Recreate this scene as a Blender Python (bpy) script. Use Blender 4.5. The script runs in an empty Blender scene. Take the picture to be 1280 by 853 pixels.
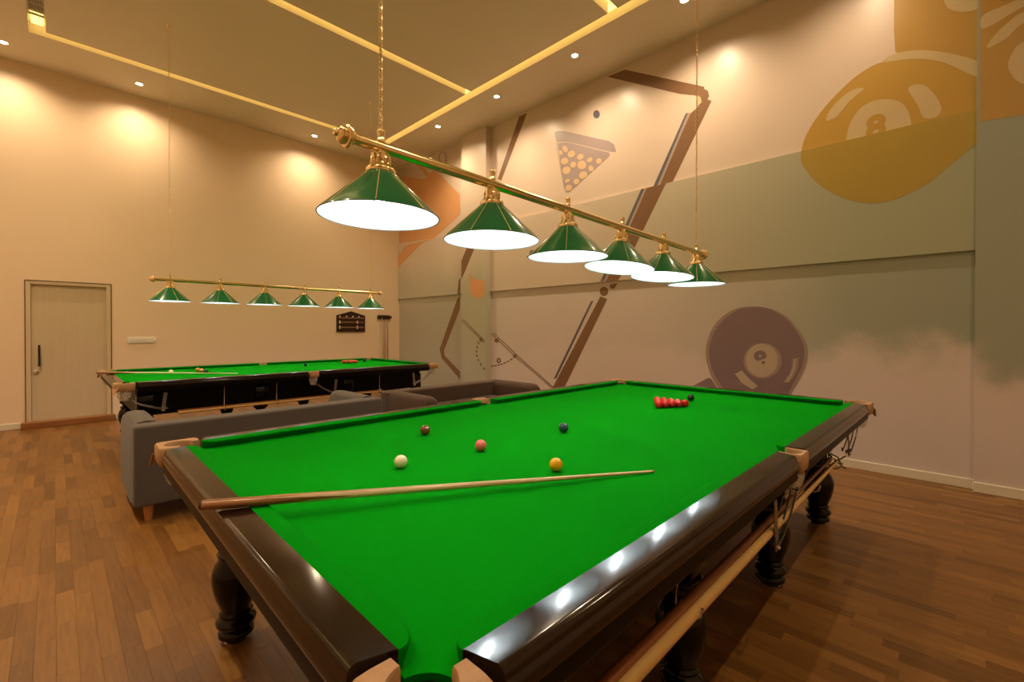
import bpy, bmesh, math, random
from mathutils import Vector, Matrix
random.seed(7)
PI = math.pi
S = bpy.context.scene
COL = S.collection

# ------------------------------------------------------------------ camera, world, exposure
IW, IH = 1280.0, 853.0
CAM = Vector((-2.2175, -1.5152, 1.391)); YAW, PITCH, ROLL, FPX, PPY = 0.7804, -0.0077, 0.001, 566.83, -10.4
CF = Vector((math.cos(YAW)*math.cos(PITCH), math.sin(YAW)*math.cos(PITCH), math.sin(PITCH)))
_r = Vector((math.sin(YAW), -math.cos(YAW), 0)); _u = _r.cross(CF)
CR = _r*math.cos(ROLL) + _u*math.sin(ROLL); CU = -_r*math.sin(ROLL) + _u*math.cos(ROLL)
cd = bpy.data.cameras.new('camera'); cam = bpy.data.objects.new('camera', cd); COL.objects.link(cam)
cd.sensor_width = 36.0; cd.lens = FPX*36.0/IW; cd.shift_y = PPY/IW; cd.clip_start = 0.02; cd.clip_end = 60
m3 = Matrix((CR, CU, -CF)).transposed(); cam.matrix_world = Matrix.Translation(CAM) @ m3.to_4x4()
S.camera = cam
S.view_settings.view_transform = 'Standard'; S.view_settings.look = 'None'
S.view_settings.exposure = 0.22; S.view_settings.gamma = 1.0; S.view_settings.use_curve_mapping = False
W = bpy.data.worlds.new('world'); S.world = W; W.use_nodes = True
W.node_tree.nodes['Background'].inputs[0].default_value = (1.0, 0.82, 0.62, 1); W.node_tree.nodes['Background'].inputs[1].default_value = 0.12

LAMP_STRENGTH = 88.0      # bulbs under the green shades
SPOT_POWER = 150.0         # recessed downlights
STRIP_STRENGTH = 1.9      # ceiling light strips

def ray(x, y):
    return CF + CR*((x-IW/2)/FPX) - CU*((y-IH/2-PPY)/FPX)
def on(x, y, ax, v):                       # pixel -> point on the plane axis = v
    d = ray(x, y); t = (v-CAM[ax])/d[ax]; return CAM + d*t
def px(P):
    d = Vector(P)-CAM; z = d.dot(CF)
    return (IW/2+FPX*d.dot(CR)/z, IH/2+PPY-FPX*d.dot(CU)/z, z)

# ------------------------------------------------------------------ materials
def lin(c): return tuple(((v/255)/12.92 if v/255 <= .04045 else ((v/255+.055)/1.055)**2.4) for v in c)
MATS = {}
def mat(name, col, rough=.5, metal=0.0, spec=.5, coat=0.0, emit=None, estr=0.0, noise=None, bump=0.0, bscale=40, sheen=0.0):
    if name in MATS: return MATS[name]
    m = bpy.data.materials.new(name); m.use_nodes = True; MATS[name] = m
    nt = m.node_tree; b = nt.nodes['Principled BSDF']
    b.inputs['Base Color'].default_value = (*col, 1); b.inputs['Roughness'].default_value = rough; b.inputs['Metallic'].default_value = metal
    b.inputs['Specular IOR Level'].default_value = spec; b.inputs['Coat Weight'].default_value = coat; b.inputs['Coat Roughness'].default_value = .08
    b.inputs['Sheen Weight'].default_value = sheen
    if emit: b.inputs['Emission Color'].default_value = (*emit, 1); b.inputs['Emission Strength'].default_value = estr
    tc = nt.nodes.new('ShaderNodeTexCoord')
    if noise:                              # (scale, amount)
        n = nt.nodes.new('ShaderNodeTexNoise'); n.inputs['Scale'].default_value = noise[0]; n.inputs['Detail'].default_value = 4
        nt.links.new(tc.outputs['Object'], n.inputs['Vector'])
        mx = nt.nodes.new('ShaderNodeMix'); mx.data_type = 'RGBA'
        k = noise[1]
        mx.inputs[6].default_value = (*[c*(1-k) for c in col], 1); mx.inputs[7].default_value = (*[min(1, c*(1+k)) for c in col], 1)
        nt.links.new(n.outputs['Fac'], mx.inputs[0]); nt.links.new(mx.outputs[2], b.inputs['Base Color'])
    if bump:
        n2 = nt.nodes.new('ShaderNodeTexNoise'); n2.inputs['Scale'].default_value = bscale; n2.inputs['Detail'].default_value = 3
        nt.links.new(tc.outputs['Object'], n2.inputs['Vector'])
        bp = nt.nodes.new('ShaderNodeBump'); bp.inputs['Strength'].default_value = bump; bp.inputs['Distance'].default_value = .01
        nt.links.new(n2.outputs['Fac'], bp.inputs['Height']); nt.links.new(bp.outputs['Normal'], b.inputs['Normal'])
    return m

def wood(name, c1, c2, scale=(3, 40, 40), rough=.35, coat=0.0, contrast=.5):
    m = mat(name, c1, rough, coat=coat); nt = m.node_tree; b = nt.nodes['Principled BSDF']
    tc = nt.nodes.new('ShaderNodeTexCoord'); mp = nt.nodes.new('ShaderNodeMapping'); mp.inputs['Scale'].default_value = scale
    n = nt.nodes.new('ShaderNodeTexNoise'); n.inputs['Scale'].default_value = 1; n.inputs['Detail'].default_value = 6; n.inputs['Roughness'].default_value = .65
    r = nt.nodes.new('ShaderNodeValToRGB'); r.color_ramp.elements[0].position = .5-contrast/2; r.color_ramp.elements[1].position = .5+contrast/2
    r.color_ramp.elements[0].color = (*c1, 1); r.color_ramp.elements[1].color = (*c2, 1)
    nt.links.new(tc.outputs['Object'], mp.inputs[0]); nt.links.new(mp.outputs[0], n.inputs['Vector']); nt.links.new(n.outputs['Fac'], r.inputs[0]); nt.links.new(r.outputs[0], b.inputs['Base Color'])
    return m

M_wall = mat('plaster_warm', (.82, .645, .455), .42, spec=.35, noise=(1.3, .03))
M_ceil = mat('plaster_ceiling', (.76, .66, .53), .6, spec=.25, noise=(1.0, .03))
M_skirt = mat('skirting_cream', (.72, .66, .52), .4)
M_cloth = mat('baize_green', (.0004, .240, .0035), .95, spec=.03, bump=.15, bscale=900, noise=(60, .05))
M_cushion = mat('baize_cushion', (.0004, .228, .0035), .95, spec=.03, bump=.15, bscale=900)
M_rail = wood('rail_lacquer', lin((22, 12, 8)), lin((36, 20, 12)), (2, 26, 26), .11, coat=0, contrast=.6)
M_dark = mat('frame_black_wood', lin((8, 5, 4)), .45, coat=0, spec=.15, noise=(12, .2))
M_leg = mat('leg_black_lacquer', lin((9, 6, 5)), .09, spec=.35)
M_leather = mat('pocket_leather', lin((172, 132, 90)), .6, noise=(45, .18), bump=.2, bscale=150)
M_net = mat('pocket_net', lin((236, 230, 222)), .85, noise=(60, .1))
M_chrome = mat('chrome', (.75, .75, .74), .16, metal=1)
M_wire = mat('dark_wire', (.16, .15, .14), .3, metal=1)
M_strap = mat('dull_steel_strap', (.34, .31, .28), .3, metal=.85)
M_brass = mat('brass', (.90, .73, .40), .17, metal=1, noise=(9, .06))
M_goldline = mat('shade_seam_gold', lin((214, 196, 120)), .3, metal=.6)
M_shade = mat('shade_green_enamel', lin((12, 108, 64)), .22, coat=.5)
M_shadein = mat('shade_white_inside', (.88, .90, .90), .6)
M_bulb = mat('bulb_glow', (1, 1, 1), .5, emit=(.86, .95, 1.0), estr=LAMP_STRENGTH)
M_strip = mat('strip_glow', (1, .9, .6), .5, emit=(1.0, .71, .20), estr=STRIP_STRENGTH)
M_lens = mat('downlight_glow', (1, 1, 1), .5, emit=(1.0, .86, .58), estr=14)
M_white = mat('white_plastic', (.78, .74, .66), .4)
M_trimring = mat('downlight_trim_white', (.75, .72, .66), .4)
M_ash = wood('cue_ash', lin((236, 216, 176)), lin((150, 108, 72)), (70, 70, 1.3), .3, contrast=.26)
M_cuebutt = wood('cue_butt_dark', lin((104, 66, 38)), lin((176, 126, 84)), (70, 70, 1.5), .25, coat=.2, contrast=.26)
M_rest = wood('rest_pole_yellow', lin((216, 178, 112)), lin((190, 148, 86)), (3, 60, 60), .35, contrast=.5)
M_rest2 = wood('rest_pole_brown', lin((150, 92, 48)), lin((120, 70, 36)), (3, 60, 60), .35, contrast=.5)
M_sofa1 = mat('sofa_grey_fabric', lin((92, 86, 80)), .95, spec=.15, noise=(90, .12), bump=.35, bscale=420, sheen=.2)
M_sofa2 = mat('sofa_fabric_warm_lit', lin((78, 60, 48)), .95, spec=.15, noise=(90, .12), bump=.35, bscale=420, sheen=.2)  # same fabric as the grey sofa, warm bounced light put into its colour
M_oakleg = wood('oak_leg', lin((196, 132, 70)), lin((160, 100, 50)), (30, 30, 4), .4)
M_door = wood('door_veneer', lin((206, 190, 160)), lin((196, 178, 146)), (30, 30, 1.2), .45, contrast=.7)
M_frame = mat('door_frame_cream', lin((206, 188, 156)), .45, noise=(8, .03))
M_gap = mat('door_edge_dark', lin((84, 56, 34)), .6)
M_sill = wood('threshold_oak', lin((158, 104, 54)), lin((120, 74, 36)), (3, 40, 40), .4)
M_board = wood('scoreboard_mahogany', lin((56, 26, 14)), lin((38, 16, 9)), (4, 40, 40), .35)
M_track = mat('scoreboard_track', lin((134, 100, 76)), .4)
M_ivory = mat('ivory_peg', lin((232, 220, 190)), .4)
M_black = mat('black_soft', (.012, .012, .012), .5)

# floor strips: colour differs from strip to strip, with grain along the strip
def floor_mat():
    m = bpy.data.materials.new('oak_strip'); m.use_nodes = True; nt = m.node_tree; b = nt.nodes['Principled BSDF']
    b.inputs['Roughness'].default_value = .36; b.inputs['Specular IOR Level'].default_value = .4
    L = nt.links.new; N = nt.nodes.new
    geo = N('ShaderNodeNewGeometry'); oi = N('ShaderNodeObjectInfo')
    ad = N('ShaderNodeMath'); ad.operation = 'ADD'; L(geo.outputs['Random Per Island'], ad.inputs[0]); L(oi.outputs['Random'], ad.inputs[1])
    fr = N('ShaderNodeMath'); fr.operation = 'FRACT'; L(ad.outputs[0], fr.inputs[0])
    ramp = N('ShaderNodeValToRGB'); e = ramp.color_ramp.elements
    e[0].color = (*lin((106, 70, 30)), 1); e[1].color = (*lin((140, 98, 47)), 1)
    e.new(.25).color = (*lin((119, 80, 36)), 1); e.new(.7).color = (*lin((130, 89, 41)), 1)
    L(fr.outputs[0], ramp.inputs[0])
    mul = N('ShaderNodeMath'); mul.operation = 'MULTIPLY'; mul.inputs[1].default_value = 37; L(fr.outputs[0], mul.inputs[0])
    cx = N('ShaderNodeCombineXYZ'); L(mul.outputs[0], cx.inputs[2])
    va = N('ShaderNodeVectorMath'); va.operation = 'ADD'; L(geo.outputs['Position'], va.inputs[0]); L(cx.outputs[0], va.inputs[1])
    mp = N('ShaderNodeMapping'); mp.inputs['Scale'].default_value = (70, 5, 1); L(va.outputs[0], mp.inputs[0])
    n = N('ShaderNodeTexNoise'); n.inputs['Scale'].default_value = 1; n.inputs['Detail'].default_value = 6; n.inputs['Distortion'].default_value = .6; L(mp.outputs[0], n.inputs['Vector'])
    r2 = N('ShaderNodeMapRange'); r2.inputs[1].default_value = .3; r2.inputs[2].default_value = .7; r2.inputs[3].default_value = .78; r2.inputs[4].default_value = 1.14; L(n.outputs['Fac'], r2.inputs[0])
    vm = N('ShaderNodeVectorMath'); vm.operation = 'SCALE'; L(ramp.outputs[0], vm.inputs[0]); L(r2.outputs[0], vm.inputs['Scale'])
    L(vm.outputs[0], b.inputs['Base Color'])
    return m
M_floor = floor_mat()
M_sub = mat('floor_joint_dark', lin((60, 32, 14)), .7)

# mural wall paint: warm cream with washed green and pale pink areas that are part of the painting
def mural_mat(name, green_amt, lo, hi, ybias, cream=(.66, .56, .45), green=(.44, .43, .29)):
    m = bpy.data.materials.new(name); m.use_nodes = True; nt = m.node_tree; b = nt.nodes['Principled BSDF']
    b.inputs['Roughness'].default_value = .34; b.inputs['Specular IOR Level'].default_value = .4
    L = nt.links.new; N = nt.nodes.new
    geo = N('ShaderNodeNewGeometry'); n = N('ShaderNodeTexNoise'); n.inputs['Scale'].default_value = .9; n.inputs['Detail'].default_value = 5
    L(geo.outputs['Position'], n.inputs['Vector'])
    sep = N('ShaderNodeSeparateXYZ'); L(geo.outputs['Position'], sep.inputs[0])
    def math_(op, a, bb):
        k = N('ShaderNodeMath'); k.operation = op
        for i, v in enumerate((a, bb)):
            if isinstance(v, (int, float)): k.inputs[i].default_value = v
            else: L(v, k.inputs[i])
        return k.outputs[0]
    wob = math_('MULTIPLY', math_('SUBTRACT', n.outputs['Fac'], .5), 1.6)
    z = math_('ADD', sep.outputs[2], wob)
    mr = N('ShaderNodeMapRange'); mr.interpolation_type = 'SMOOTHSTEP'; mr.inputs[1].default_value = lo; mr.inputs[2].default_value = hi; L(z, mr.inputs[0])
    yr = N('ShaderNodeMapRange'); yr.interpolation_type = 'SMOOTHSTEP'; yr.inputs[1].default_value = ybias[0]; yr.inputs[2].default_value = ybias[1]; yr.inputs[3].default_value = ybias[2]; yr.inputs[4].default_value = ybias[3]
    L(math_('ADD', sep.outputs[1], wob), yr.inputs[0])
    f = math_('MULTIPLY', math_('MULTIPLY', mr.outputs[0], yr.outputs[0]), green_amt)
    mx = N('ShaderNodeMix'); mx.data_type = 'RGBA'; mx.inputs[6].default_value = (*cream, 1); mx.inputs[7].default_value = (*green, 1)
    L(f, mx.inputs[0]); L(mx.outputs[2], b.inputs['Base Color'])
    return m
M_mlow = mural_mat('mural_paint_lower', 1.0, 1.05, 1.3, (-1.4, 1.8, 1.0, .12), cream=(.66, .575, .54), green=(.34, .365, .30))
M_mband = mural_mat('mural_paint_band', 1.0, -1, 0, (-1.6, 3.2, 1.0, .12), cream=(.66, .545, .44), green=(.38, .40, .29))
M_mup = mat('mural_paint_upper', (.68, .555, .46), .34, noise=(.8, .05))
M_mleft = mural_mat('mural_paint_recess', 1.0, 3.3, 1.6, (4.0, 9.0, .95, .8), cream=(.64, .54, .44), green=(.42, .42, .34))
M_mpil = mural_mat('mural_paint_pillar', 1.0, 3.2, 2.0, (3.0, 9.0, .8, .8), cream=(.66, .55, .45), green=(.42, .43, .32))
def paint(name, rgb, noise=.05): return mat(name, lin(rgb), .34, spec=.4, noise=(3, noise))
P_brown = paint('paint_brown', (130, 98, 72)); P_lilac = paint('paint_lilac_grey', (166, 150, 150)); P_lilac2 = paint('paint_lilac_pale', (172, 154, 144))
P_cream = paint('paint_cream', (216, 186, 150)); P_blue = paint('paint_slate_blue', (98, 98, 110)); P_purple = paint('paint_plum', (132, 112, 118)); P_ring = paint('paint_plum_pale', (160, 140, 132))
P_gold = paint('paint_gold', (190, 152, 74), .05); P_gold2 = paint('paint_gold_deep', (176, 150, 72), .05); P_goldw = paint('paint_pale_gold', (204, 182, 140)); P_amber = paint('paint_amber', (186, 148, 80), .05)
P_orange = paint('paint_orange', (218, 162, 114), .06); P_orangel = paint('paint_orange_pale', (216, 164, 108)); P_line = paint('paint_line_brown', (110, 84, 62)); P_pale = paint('paint_pale_grey', (186, 170, 150))

# ------------------------------------------------------------------ mesh helpers
class MB:
    def __init__(s): s.bm = bmesh.new()
    def box(s, c, d, bevel=0.0, seg=2, rot=None):
        g = bmesh.ops.create_cube(s.bm, size=1.0); vs = g['verts']
        for v in vs: v.co = Vector((v.co.x*d[0], v.co.y*d[1], v.co.z*d[2]))
        if bevel > 0:
            es = list({e for v in vs for e in v.link_edges})
            r = bmesh.ops.bevel(s.bm, geom=es, offset=bevel, segments=seg, affect='EDGES', profile=.5)
            vs = list({v for f in r['faces'] for v in f.verts} | {v for v in vs if v.is_valid})
        T = Matrix.Translation(Vector(c)) @ (rot.to_4x4() if rot else Matrix.Identity(4))
        for v in vs: v.co = T @ v.co
        return s
    def tube(s, pts, r, n=10, cap=True):
        pts = [Vector(p) for p in pts]; rs = r if isinstance(r, (list, tuple)) else [r]*len(pts); rings = []
        up = None
        for i, p in enumerate(pts):
            t = (pts[min(i+1, len(pts)-1)]-pts[max(i-1, 0)]).normalized()
            if up is None: up = Vector((0, 0, 1)) if abs(t.z) < .9 else Vector((1, 0, 0))
            a = t.cross(up).normalized(); b = a.cross(t).normalized(); up = b
            rings.append([s.bm.verts.new(p + (a*math.cos(2*PI*k/n)+b*math.sin(2*PI*k/n))*rs[i]) for k in range(n)])
        for i in range(len(rings)-1):
            for k in range(n): s.bm.faces.new((rings[i][k], rings[i][(k+1) % n], rings[i+1][(k+1) % n], rings[i+1][k]))
        if cap: s.bm.faces.new(rings[0][::-1]); s.bm.faces.new(rings[-1])
        return s
    def lathe(s, prof, n=24, M=None, cap=True):           # prof: (r, z)
        rings = []; M = M or Matrix.Identity(4)
        for r, z in prof:
            rings.append([s.bm.verts.new(M @ Vector((max(r, 1e-5)*math.cos(2*PI*k/n), max(r, 1e-5)*math.sin(2*PI*k/n), z))) for k in range(n)])
        for i in range(len(rings)-1):
            for k in range(n): s.bm.faces.new((rings[i][k], rings[i][(k+1) % n], rings[i+1][(k+1) % n], rings[i+1][k]))
        if cap: s.bm.faces.new(rings[0][::-1]); s.bm.faces.new(rings[-1])
        return s
    def sweep(s, prof, A, B, out, cutA=0.0, cutB=0.0):     # prof (u outward, z) extruded from A to B; ends may be mitred with u
        A = Vector(A); B = Vector(B); d = (B-A).normalized(); out = Vector(out)
        r0 = [s.bm.verts.new(A + out*u + Vector((0, 0, z)) + d*(cutA*u if not callable(cutA) else cutA(u))) for u, z in prof]
        r1 = [s.bm.verts.new(B + out*u + Vector((0, 0, z)) - d*(cutB*u if not callable(cutB) else cutB(u))) for u, z in prof]
        n = len(prof)
        for k in range(n): s.bm.faces.new((r0[k], r0[(k+1) % n], r1[(k+1) % n], r1[k]))
        s.bm.faces.new(r0[::-1]); s.bm.faces.new(r1)
        return s
    def prism(s, poly, z0, z1):
        a = [s.bm.verts.new((x, y, z0)) for x, y in poly]; b = [s.bm.verts.new((x, y, z1)) for x, y in poly]; n = len(poly)
        for k in range(n): s.bm.faces.new((a[k], a[(k+1) % n], b[(k+1) % n], b[k]))
        s.bm.faces.new(a[::-1]); s.bm.faces.new(b); return s
    def quad(s, *ps):
        s.bm.faces.new([s.bm.verts.new(p) for p in ps]); return s
    def sphere(s, c, r, u=20, v=12):
        bmesh.ops.create_uvsphere(s.bm, u_segments=u, v_segments=v, radius=r, matrix=Matrix.Translation(Vector(c))); return s
    def mesh(s, name, m, smooth=None, fix=True):
        if fix: bmesh.ops.recalc_face_normals(s.bm, faces=s.bm.faces)
        me = bpy.data.meshes.new(name); s.bm.to_mesh(me); s.bm.free()
        if m: me.materials.append(m)
        if smooth is not None:
            for p in me.polygons: p.use_smooth = True
            me.set_sharp_from_angle(angle=math.radians(smooth))
        return me
    def build(s, name, m, parent=None, smooth=None, fix=True):
        return obj(name, s.mesh(name, m, smooth, fix), parent)
def obj(name, me, parent=None, loc=None):
    o = bpy.data.objects.new(name, me); COL.objects.link(o)
    if parent: o.parent = parent
    if loc: o.location = loc
    return o
def tag(o, label=None, cat=None, group=None, kind=None):
    if label: o['label'] = label
    if cat: o['category'] = cat
    if group: o['group'] = group
    if kind: o['kind'] = kind
    return o
def empty(name, loc=(0, 0, 0), rz=0, **k):
    o = bpy.data.objects.new(name, None); COL.objects.link(o); o.location = loc; o.rotation_euler = (0, 0, rz); o.empty_display_size = .1
    return tag(o, **k)
def copy_tree(o, parent=None):
    c = o.copy(); COL.objects.link(c); c.parent = parent
    for ch in [x for x in bpy.data.objects if x.parent == o]: copy_tree(ch, c)
    return c

# ------------------------------------------------------------------ room shell
CZ = 5.07; YL = 7.74; XR = 3.42; XB = -4.3; YB = -3.9
ST = dict(kind='structure')
floor = tag(MB().box(((XB+XR)/2, (YB+YL)/2, -.06), (XR-XB+.4, YL-YB+.4, .10)).build('floor', M_sub), **ST)
# oak strips laid along Y, three-strip laminate
SW = .0672; LENS = (.36, .44, .52, .60)
def strip_mesh(L):
    b = MB(); w = SW-.0003; h = .009
    b.bm.free(); b.bm = bmesh.new()
    t = .0006; lo = [(-w/2, -L/2), (w/2, -L/2), (w/2, L/2), (-w/2, L/2)]; hi = [(-w/2+t, -L/2+t), (w/2-t, -L/2+t), (w/2-t, L/2-t), (-w/2+t, L/2-t)]
    v0 = [b.bm.verts.new((x, y, -h)) for x, y in lo]; v1 = [b.bm.verts.new((x, y, -.0004)) for x, y in lo]; v2 = [b.bm.verts.new((x, y, 0)) for x, y in hi]
    for a, c in ((v0, v1), (v1, v2)):
        for k in range(4): b.bm.faces.new((a[k], a[(k+1) % 4], c[(k+1) % 4], c[k]))
    b.bm.faces.new(v2)
    return b
strip_me = [strip_mesh(L-.0003).mesh('plank', M_floor) for L in LENS]
strips = []
x = XB+SW/2; rowi = 0
rnd = random.Random(3)
while x < XR+.02:
    y = YB-rnd.random()*.6
    while y < YL:
        k = rnd.randrange(4); strips.append((x, y+LENS[k]/2, k)); y += LENS[k]
    x += SW
def hidden(P):
    d = Vector(P)-CAM
    for (x0, x1, y0, y1, zt) in ((-1.9, 1.9, -1.04, 1.04, .8), (-1.75, .1, 2.6, 3.5, .5), (.3, 2.1, 2.2, 3.1, .5)):
        t = (zt-CAM.z)/d.z
        if 0 < t < 1:
            q = CAM+d*t
            if x0 < q.x < x1 and y0 < q.y < y1: return True
    return False
scored = []
for s_ in strips:
    c = (s_[0], s_[1], 0); u, v, z = px(c); a = 0
    if z > .3 and -40 < u < IW+40 and 0 < v < IH+30 and not hidden(c): a = SW*LENS[s_[2]]*FPX**2/z**2*(CAM.z/z)
    scored.append((a, s_))
scored.sort(key=lambda t: -t[0])
for a, (sx, sy, k) in scored[:300]: obj('plank', strip_me[k], floor, (sx, sy, .0))
fb = MB()
for a, (sx, sy, k) in scored[300:]:
    q = strip_mesh(LENS[k]-.0003); vm = {}
    for v in q.bm.verts: vm[v.index if False else v] = fb.bm.verts.new((v.co.x+sx, v.co.y+sy, v.co.z))
    for f in q.bm.faces: fb.bm.faces.new([vm[v] for v in f.verts])
    q.bm.free()
tag(fb.build('plank_field', M_floor, floor, fix=False), kind='stuff')

def wallbox(name, x0, x1, y0, y1, z0, z1, m, parent=None, structure=True):
    o = MB().box(((x0+x1)/2, (y0+y1)/2, (z0+z1)/2), (x1-x0, y1-y0, z1-z0)).build(name, m, parent)
    if structure and not parent: o['kind'] = 'structure'
    return o
# door wall with an opening for the door
DX0, DX1, DZ = -2.50, -1.60, 2.07
dw = MB()
for a, b_, c, d in ((XB-.2, DX0, 0, CZ+.3), (DX1, XR+.25, 0, CZ+.3), (DX0, DX1, DZ, CZ+.3)):
    dw.box(((a+b_)/2, YL+.1, (c+d)/2), (b_-a, .2, d-c))
wall_left = tag(dw.build('wall_left', M_wall), **ST)
wall_back = wallbox('wall_back', XB-.2, XB, YB-.2, YL, 0, CZ+.3, M_wall)
wall_near = wallbox('wall_near', XB, XR+.25, YB-.2, YB, 0, CZ+.3, M_wall)
# mural wall: lower face, projecting band, pillar, projecting pier on the right
XBAND, XPIL, XPIER = 3.386, 3.285, 3.335
PY0, PY1 = 4.60, 5.30; BZ0, BZ1 = 2.08, 3.29; JY = -1.60
wall_right = MB().box((XR+.125, (YL+YB)/2, CZ/2+.1), (.25, YL-YB, CZ+.2)).build('wall_right', M_mup); tag(wall_right, **ST)
def wpanel(name, x0, y0, y1, z0, z1, m): return wallbox(name, x0, XR+.02, y0, y1, z0, z1, m, wall_right)
lower_main = wpanel('lower_panel', XR-.004, JY, PY0, 0, BZ0, M_mlow)
lower_left = wpanel('lower_panel', XR-.004, PY1, YL, 0, BZ0, M_mleft)
band_main = wpanel('projecting_band', XBAND, JY, PY0, BZ0, BZ1, M_mband)
band_left = wpanel('projecting_band', XBAND, PY1, YL, BZ0, BZ1, M_mleft)
pillar = wpanel('pillar', XPIL, PY0, PY1, 0, CZ, M_mpil)
pier = wpanel('pier', XPIER, YB, JY, 0, CZ, M_mlow)
# skirting
def skirt(name, x0, x1, y0, y1, parent=None):
    o = MB().box(((x0+x1)/2, (y0+y1)/2, .044), (x1-x0, y1-y0, .088), .006, 2).build(name, M_skirt, parent)
    if not parent: o['kind'] = 'structure'
    return o
bl = skirt('baseboard_left', XB, DX0-.02, YL-.016, YL); skirt('skirting_length', DX1+.02, XR-.01, YL-.016, YL, bl)
br = skirt('baseboard_right', XR-.022, XR-.004, JY, PY0); skirt('skirting_length', XR-.022, XR-.004, PY1, YL-.02, br)
skirt('skirting_length', XPIL-.018, XPIL, PY0-.012, PY1+.012, br); skirt('skirting_length', XPIER-.018, XPIER, YB, JY+.006, br)

# ceiling with recessed light slots
SLOTX = [(-2.42, -2.27), (2.34, 2.48)]; SLOTY = [(-1.32, -1.18), (1.30, 1.43), (3.90, 4.03), (6.58, 6.71)]
FX0, FX1, FY0, FY1 = -2.42, 2.48, -1.32, 6.71; SD = .13
xs = sorted({XB-.2, XR+.25, *[v for s_ in SLOTX for v in s_]}); ys = sorted({YB-.2, YL+.2, *[v for s_ in SLOTY for v in s_]})
def is_slot(cx, cy):
    if not (FX0 < cx < FX1 and FY0 < cy < FY1): return False
    return any(a < cx < b for a, b in SLOTX) or any(a < cy < b for a, b in SLOTY)
cb = MB(); nx, ny = len(xs)-1, len(ys)-1
cell = [[is_slot((xs[i]+xs[i+1])/2, (ys[j]+ys[j+1])/2) for j in range(ny)] for i in range(nx)]
for i in range(nx):
    for j in range(ny):
        z = CZ+SD if cell[i][j] else CZ
        cb.quad((xs[i], ys[j], z), (xs[i], ys[j+1], z), (xs[i+1], ys[j+1], z), (xs[i+1], ys[j], z))
        if i+1 < nx and cell[i][j] != cell[i+1][j]: cb.quad((xs[i+1], ys[j], CZ), (xs[i+1], ys[j+1], CZ), (xs[i+1], ys[j+1], CZ+SD), (xs[i+1], ys[j], CZ+SD))
        if j+1 < ny and cell[i][j] != cell[i][j+1]: cb.quad((xs[i], ys[j+1], CZ), (xs[i+1], ys[j+1], CZ), (xs[i+1], ys[j+1], CZ+SD), (xs[i], ys[j+1], CZ+SD))
ceiling = tag(cb.build('ceiling', M_ceil, fix=False), **ST)
def lstrip(x0, x1, y0, y1):
    MB().box(((x0+x1)/2, (y0+y1)/2, CZ+SD-.012), (x1-x0, y1-y0, .016)).build('light_strip', M_strip, ceiling)
lstrip(SLOTX[1][0]+.02, SLOTX[1][1]-.02, FY0+.03, FY1-.03)
lstrip(SLOTX[0][0]+.02, SLOTX[0][1]-.02, FY0+.03, 4.9); lstrip(SLOTX[0][0]+.02, SLOTX[0][1]-.02, 6.34, FY1-.03)
for a, b_ in SLOTY: lstrip(SLOTX[0][1]+.01, SLOTX[1][0]-.01, a+.02, b_-.02)

# vent grille at the end of the left slot
vent = empty('ceiling_vent', (-2.345, 5.62, CZ+.02), label='slotted air vent grille inside the lit ceiling slot at top left', cat='vent')
vb = MB()
for sx in (-.068, .068): vb.box((sx, 0, 0), (.010, 1.26, .02))
for sy in (-.625, .625): vb.box((0, sy, 0), (.13, .012, .02))
vb.build('frame', M_ceil, vent)
sl = MB().box((0, 0, 0), (.004, 1.24, .018)).mesh('slat', M_ceil)
for k in range(10): obj('slat', sl, vent, (-.056+k*.0125, 0, 0))
cbm = MB().box((0, 0, 0), (.126, .006, .016)).mesh('cross_bar', M_ceil)
for k in range(9): obj('cross_bar', cbm, vent, (0, -.5+k*.125, .001))
MB().box((0, 0, .035), (.13, 1.25, .004)).build('backing', M_black, vent)

# ------------------------------------------------------------------ downlights
def spot(parent, power, size=math.radians(150), blend=1.0, col=(1.0, .75, .48)):
    l = bpy.data.lights.new('downlight_beam', 'SPOT'); l.energy = power; l.spot_size = size; l.spot_blend = blend; l.color = col; l.shadow_soft_size = .035
    o = bpy.data.objects.new('beam', l); COL.objects.link(o); o.parent = parent; o.location = (0, 0, -.015); return o
trim_me = MB().lathe([(.042, 0), (.046, -.006), (.058, -.007), (.062, -.002), (.062, .003), (.042, .003)], 24).mesh('trim_ring', M_trimring, 40)
lens_me = MB().lathe([(.0, -.003), (.041, -.003), (.041, .002), (.0, .002)], 20, cap=False).mesh('lens', M_lens)
lens_off = MB().lathe([(.0, -.003), (.03, -.003), (.03, .002), (.0, .002)], 20, cap=False).mesh('lens', M_ceil)
DL = [(-2.66, 7.24, 'recessed downlight at the far left edge above the door wall'), (-1.30, 7.27, 'recessed downlight above the door'), (1.29, 7.25, 'recessed downlight above the wall beside the scoreboard'),
      (2.70, 5.25, 'recessed downlight nearest the corner pillar, beside the long light slot'), (2.72, 3.72, 'second recessed downlight from the pillar along the mural wall'),
      (2.72, 2.19, 'third recessed downlight from the pillar, above the mural triangle'), (2.75, .70, 'recessed downlight at the top edge next to the right lamp chain')]
def downlight(x, y, label, power=SPOT_POWER, grp='recessed ceiling downlights'):
    t = empty('downlight', (x, y, CZ), label=label, cat='downlight', group=grp)
    obj('trim_ring', trim_me, t); obj('lens', lens_me, t)
    spot(t, power); return t
for x, y, lb in DL: downlight(x, y, lb, SPOT_POWER*((.68) if y > 7 else 1.0))
t = empty('downlight', (-.03, 7.33, CZ), label='small unlit ceiling fitting between the lit downlights of the door wall', cat='downlight', group='recessed ceiling downlights'); obj('trim_ring', trim_me, t).scale = (.6, .6, 1); obj('lens', lens_off, t)
downlight(2.75, -.85, 'recessed ceiling downlight beyond the top edge, above the golden mural ball', SPOT_POWER*.5)
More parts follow.
